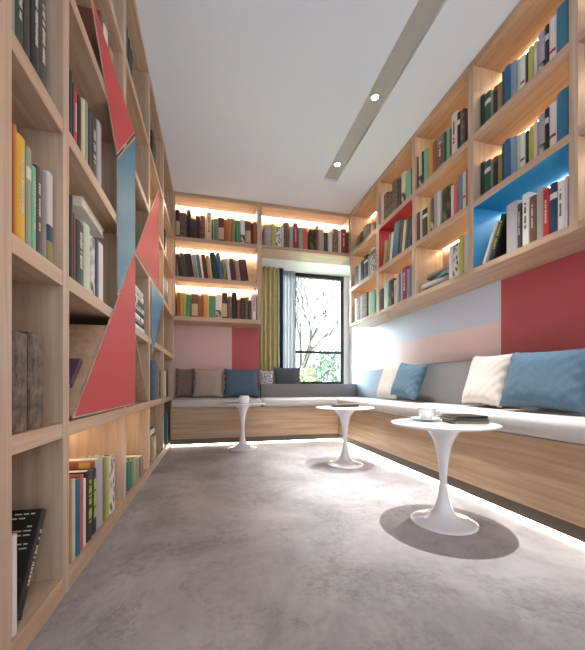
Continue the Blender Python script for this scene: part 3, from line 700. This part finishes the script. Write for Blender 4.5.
# stack lying in the third bay of the tall bookcase (spines to the room)
z = 1.0006
for i, (c, t, w, f) in enumerate([('white', .034, .34, ''), ('black', .030, .33, 't'), ('white', .036, .32, 's'), ('charcoal', .026, .33, ''), ('pale grey', .034, .31, 't'), ('black', .04, .30, 'b'), ('white', .036, .29, 't'), ('pale grey', .03, .27, '')]):
    pos = ['lowest', 'second from the bottom', 'third from the bottom', 'fourth from the bottom', 'fourth from the top', 'third from the top', 'second from the top', 'topmost'][i]
    flat_book(XL - .115, 2.27 + rnd.uniform(-.012, .012), z, w, .20, t, 270, c, f, '%s book lying %s in the pile behind the red triangles' % (c, pos), 'pile of books behind the red triangles')
    z += t + .0006
# stack in the bottom shelf of the third bay over the bench
z = 1.4646
for i, (c, t, w, l, a, yy) in enumerate([('dark brown', .022, .27, .19, 92, 2.36), ('light grey', .040, .30, .20, 96, 2.385), ('teal', .030, .26, .18, 80, 2.33), ('brown', .020, .25, .18, 88, 2.36), ('stone grey', .026, .24, .17, 100, 2.37)]):
    flat_book(XR + .125, yy, z, w, l, t, a, c, '', '%s book lying %s in the flat pile over the bench' % (c, ['lowest', 'second from bottom', 'midway', 'second from top', 'topmost'][i]), 'flat pile of books over the bench')
    z += t + .0006
# single ones lying on rows
bk = book_mesh(.05, .300, .09, BM_['charcoal'], '', 77); bk.location = (XL - .135, 1.40, 1.0006); bk.rotation_euler = (0, 0, R(90))
tag(bk, 'tall charcoal book standing behind a row and carrying a flat white book', 'book')
flat_book(XL - .115, 1.47, 1.3017, .27, .19, .034, 92, 'white', '', 'white book lying flat on top of a row beside the first red triangle')
flat_book(XL - .10, 2.81, .2585, .23, .15, .05, 90, 'bright blue', '', 'bright blue box-like book lying on a row in fourth lowest-shelf bay')
flat_book(XR + .10, 3.50, 2.2000, .20, .15, .022, 262, 'white', '', 'white book lying on black ones, middle shelf nearest the window') 
# small one lying on the slanted board
o = book_mesh(.022, .13, .10, BM_['purple'], '', 8)
M = Matrix.Rotation(R(90), 3, 'Z') @ Matrix.Rotation(R(45), 3, 'Y')
o.rotation_euler = M.to_euler(); d = Vector((0, math.sin(R(45)), math.cos(R(45)))); nrm = Vector((0, -math.sin(R(45)), math.cos(R(45))))
base = Vector((XL - .03, 1.215, .545)) + nrm * .0135 + d * .125
o.location = base - M @ Vector((.022, 0, 0)); o.location += Vector((0, 0, 0))
tag(o, 'small purple book lying on the slanted board behind the big red triangle', 'book')
# on the tables
NG = 'notebooks on the closest table'
flat_book(1.172, 1.340, ZT + .0004, .165, .13, .010, 170, 'olive', '', 'notebook with olive spine, lowest of pile on the closest table', NG)
flat_book(1.166, 1.344, ZT + .0108, .17, .135, .011, 166, 'charcoal', '', 'charcoal notebook in the middle of the pile on the closest table', NG)
flat_book(1.174, 1.346, ZT + .0222, .155, .125, .011, 174, 'black', '', 'black notebook on top of the pile on the closest table', NG)
MG = 'magazines on the table without a cup'
flat_book(1.075, 2.60, ZT + .0004, .215, .15, .010, 170, 'black', '', 'black magazine lowest on the table without a cup', MG)
flat_book(1.082, 2.605, ZT + .0110, .20, .14, .010, 178, 'dark brown', 'p', 'brown patterned magazine on top, on the table without a cup', MG)

# ----------------------------------------------------------------- curtains
def drape(name, x0, x1, y, z0, z1, amp, waves, mat, parent=None, th=.004, ph=0):
    bm = bmesh.new(); n = waves * 14; top, bot = [], []
    for s in (0, 1):
        A = []
        for i in range(n + 1):
            u = i / n; x = x0 + (x1 - x0) * u
            w = math.sin(2 * math.pi * waves * u + ph) + .25 * math.sin(2 * math.pi * waves * 2.3 * u)
            col = []
            for k in range(9):
                zz = z0 + (z1 - z0) * k / 8
                f = 1 - .25 * k / 8
                col.append(bm.verts.new((x + .006 * math.sin(3 * k + i * .2) * (1 - k / 8), y + amp * w * f + s * th, zz)))
            A.append(col)
        for i in range(n):
            for k in range(8): bm.faces.new((A[i][k], A[i + 1][k], A[i + 1][k + 1], A[i][k + 1]))
        top.append(A)
    F, B = top
    for i in range(n):
        bm.faces.new((F[i][0], F[i + 1][0], B[i + 1][0], B[i][0])); bm.faces.new((F[i][8], F[i + 1][8], B[i + 1][8], B[i][8]))
    for k in range(8):
        bm.faces.new((F[0][k], F[0][k + 1], B[0][k + 1], B[0][k])); bm.faces.new((F[n][k], F[n][k + 1], B[n][k + 1], B[n][k]))
    return link(name, bm, mat, parent, True)
ct = thing('curtain', 'olive green pleated curtain with navy edge hanging beside the window', 'curtain')
drape('drape', .605, .925, 4.64, .575, 2.345, .026, 5, M_OLIVE, ct)
nv = drape('navy_border', .912, .985, 4.655, .575, 2.345, .012, 1, M_NAVY, ct); nv['label'] = 'navy blue edge of the curtain'
sh = drape('sheer_curtain', .985, 1.185, 4.735, .575, 2.345, .016, 4, M_SHEER, None, .0015)
tag(sh, 'sheer white voile curtain between olive curtain and window glass', 'curtain')

# ----------------------------------------------------- recessed ceiling strip
ch = thing('ceiling_channel', 'long grey recessed lamp channel with small downlights in the ceiling', 'ceiling light', (1.26, 1.0, H))
bm = bmesh.new(); zt = H + .024
box(bm, SX0 + .001, SX1 - .001, YN, SY - .001, zt, zt + .006)
rel(link('channel_bed', bm, M_GREY_METAL), ch)
for a, b in ((SX0 + .0005, SX0 + .004), (SX1 - .004, SX1 - .0005)):
    rel(bx('channel_side', (a, b, YN, SY - .001, H - .002, zt), M_WALL), ch)
LY = [-.8, 1.60, 2.385, 3.20]  # first lamp is unseen, added to lift the ceiling and near floor
for y in LY:
    d = rel(link('downlight', lathe(bmesh.new(), [(.024, 0), (.036, 0), (.037, -.004), (.027, -.006), (.024, -.003)], 32, (1.25, y, zt)), M_WHITE_GLOSS, None, True), ch)
    l = link('lamp_lens', lathe(bmesh.new(), [(0, -.0035), (.0235, -.003), (.0235, -.0005), (0, -.0005)], 32, (1.25, y, zt)), M_LENS, None, True); l.parent = d
    ld = bpy.data.lights.new('downlight_beam', 'SPOT'); ld.energy = K_SPOT; ld.color = (1, .98, .97); ld.spot_size = R(48); ld.spot_blend = .9; ld.shadow_soft_size = .018
    lo = bpy.data.objects.new('downlight_beam', ld); C.objects.link(lo); lo.location = (1.25, y, zt - .012)

# ------------------------------------------------------------------- garden
M_LAWN = plain('lawn', srgb(104, 112, 84), .95, .2, 3)
struct(bx('ground', (-14, 18, YOUT + .02, 40, -.5, -.3), M_LAWN))
def bare_tree(x, y, hgt, seed, label):
    q = random.Random(seed)
    t = thing('bare_tree', label, 'tree', (x, y, -.3))
    bt = bmesh.new(); bb = bmesh.new()
    def grow(p, d, L, r, lev):
        q2 = p + d * L
        tube(bt if lev == 0 else bb, p, q2, r, r * .68, 6 if lev < 2 else 4)
        if lev >= 6: return
        for k in range(3 if lev < 5 else 2):
            ax = Vector((q.gauss(0, 1), q.gauss(0, 1), q.gauss(0, .5))).normalized()
            nd = (Matrix.Rotation(R(q.uniform(16, 44)), 3, ax) @ d); nd.z += .06; nd.normalize()
            grow(p + d * L * q.uniform(.72, 1), nd, L * q.uniform(.68, .88), r * .62, lev + 1)
    grow(Vector((0, 0, 0)), Vector((.02, 0, 1)), hgt * .22, hgt * .0155, 0)
    link('trunk', bt, M_WIRE, t); link('branches', bb, M_WIRE, t)
bare_tree(3.05, 11.5, 7.6, 4, 'bare pale winter tree standing outside the window')
def shrub(x, y, r, hh, col, seed, label):
    q = random.Random(seed); m = plain('leaves_%d' % seed, srgb(*col), .8, .25, 8)
    t = thing('shrub', label, 'shrub', (x, y, -.3), 'garden shrubs outside the window')
    bm = bmesh.new()
    for k in range(2600):
        a = q.uniform(0, 6.283); v = q.uniform(-1, 1); rr = q.uniform(.45, 1) ** .5
        c = Vector((r * rr * math.cos(a) * math.sqrt(1 - v * v), r * rr * math.sin(a) * math.sqrt(1 - v * v), hh / 2 + .1 + hh / 2 * rr * v)) * (1 + .12 * math.sin(5 * a + 3 * v))
        n = Vector((q.gauss(0, 1), q.gauss(0, 1), q.gauss(0, 1))).normalized(); u = n.orthogonal().normalized(); w = n.cross(u); s = q.uniform(.035, .075)
        bm.faces.new([bm.verts.new(c + u * s * 1.5), bm.verts.new(c + w * s * .6), bm.verts.new(c - u * s * 1.2), bm.verts.new(c - w * s * .6)])
    link('foliage', bm, m, t)
    bs = bmesh.new()
    for k in range(5): tube(bs, (q.uniform(-.05, .05), q.uniform(-.05, .05), 0), (q.uniform(-.5, .5) * r, q.uniform(-.5, .5) * r, hh * .6), .02, .008, 5)
    link('stems', bs, M_WIRE, t)
shrub(3.95, 10.4, .9, 2.0, (86, 108, 90), 21, 'green rounded shrub under the bare tree outside')
shrub(2.0, 8.8, .85, 1.35, (118, 126, 80), 22, 'yellow-green low shrub outside, at the curtain side of the window')
shrub(5.2, 14.0, 1.5, 2.3, (94, 114, 98), 23, 'larger green shrub farther out beyond the bare tree')
tag(bx('garden_wall', (-3, 9, 11.6, 11.8, -.3, .62), plain('pale_stone', srgb(124, 130, 142), .9, .05, 5)), 'low pale grey garden wall beyond the shrubs outside', 'wall')

# -------------------------------------------------------- daylight and camera
w = bpy.data.worlds.new('sky'); bpy.context.scene.world = w; w.use_nodes = True
nt = w.node_tree; bg = nt.nodes['Background']
tc = nt.nodes.new('ShaderNodeTexCoord'); sp = nt.nodes.new('ShaderNodeSeparateXYZ'); nt.links.new(tc.outputs['Generated'], sp.inputs[0])
mr = nt.nodes.new('ShaderNodeMapRange'); mr.inputs['From Min'].default_value = -.3; mr.inputs['From Max'].default_value = .5
mr.inputs['To Min'].default_value = K_SKY_BACK; mr.inputs['To Max'].default_value = K_SKY_LOW
nt.links.new(sp.outputs['Y'], mr.inputs['Value'])
m2 = nt.nodes.new('ShaderNodeMapRange'); m2.inputs['From Min'].default_value = .70; m2.inputs['From Max'].default_value = .92
m2.inputs['To Min'].default_value = 0; m2.inputs['To Max'].default_value = 1
nt.links.new(sp.outputs['Z'], m2.inputs['Value'])
m3 = nt.nodes.new('ShaderNodeMapRange'); m3.inputs['From Min'].default_value = -.1; m3.inputs['From Max'].default_value = .3
m3.inputs['To Min'].default_value = 0; m3.inputs['To Max'].default_value = K_SKY
nt.links.new(sp.outputs['Y'], m3.inputs['Value'])
mm = nt.nodes.new('ShaderNodeMath'); mm.operation = 'MULTIPLY_ADD'
nt.links.new(m2.outputs['Result'], mm.inputs[0]); nt.links.new(m3.outputs['Result'], mm.inputs[1]); nt.links.new(mr.outputs['Result'], mm.inputs[2])
# bright sky lobe added on the curtain side to wash the bench wall
m4 = nt.nodes.new('ShaderNodeMapRange'); m4.inputs['From Min'].default_value = -.40; m4.inputs['From Max'].default_value = -.70
m4.inputs['To Min'].default_value = 0; m4.inputs['To Max'].default_value = K_SKY_LOBE
nt.links.new(sp.outputs['X'], m4.inputs['Value'])
m5 = nt.nodes.new('ShaderNodeMapRange'); m5.inputs['From Min'].default_value = .15; m5.inputs['From Max'].default_value = .40
nt.links.new(sp.outputs['Y'], m5.inputs['Value'])
m6 = nt.nodes.new('ShaderNodeMapRange'); m6.inputs['From Min'].default_value = -.02; m6.inputs['From Max'].default_value = .08
nt.links.new(sp.outputs['Z'], m6.inputs['Value'])
ma = nt.nodes.new('ShaderNodeMath'); ma.operation = 'MULTIPLY'; nt.links.new(m4.outputs['Result'], ma.inputs[0]); nt.links.new(m5.outputs['Result'], ma.inputs[1])
mb = nt.nodes.new('ShaderNodeMath'); mb.operation = 'MULTIPLY_ADD'; nt.links.new(ma.outputs[0], mb.inputs[0]); nt.links.new(m6.outputs['Result'], mb.inputs[1]); nt.links.new(mm.outputs[0], mb.inputs[2])
nt.links.new(mb.outputs[0], bg.inputs['Strength'])
bg.inputs['Color'].default_value = (.84, .92, 1.0, 1)

cd = bpy.data.cameras.new('camera'); co = bpy.data.objects.new('camera', cd); C.objects.link(co)
co.location = (0, 0, .65); co.rotation_euler = (R(90), 0, -.2365)
cd.sensor_width = 36; cd.lens = 36 * 328.69 / 650; cd.shift_y = 60.585 / 650; cd.clip_start = .02
S = bpy.context.scene; S.camera = co
S.view_settings.view_transform = 'Standard'; S.view_settings.look = 'None'; S.view_settings.gamma = 1
S.view_settings.use_curve_mapping = False
S.view_settings.exposure = K_EXP
S.cycles.use_denoising = True; S.cycles.max_bounces = 10; S.cycles.diffuse_bounces = 6; S.cycles.transparent_max_bounces = 12
S.cycles.sample_clamp_indirect = 8
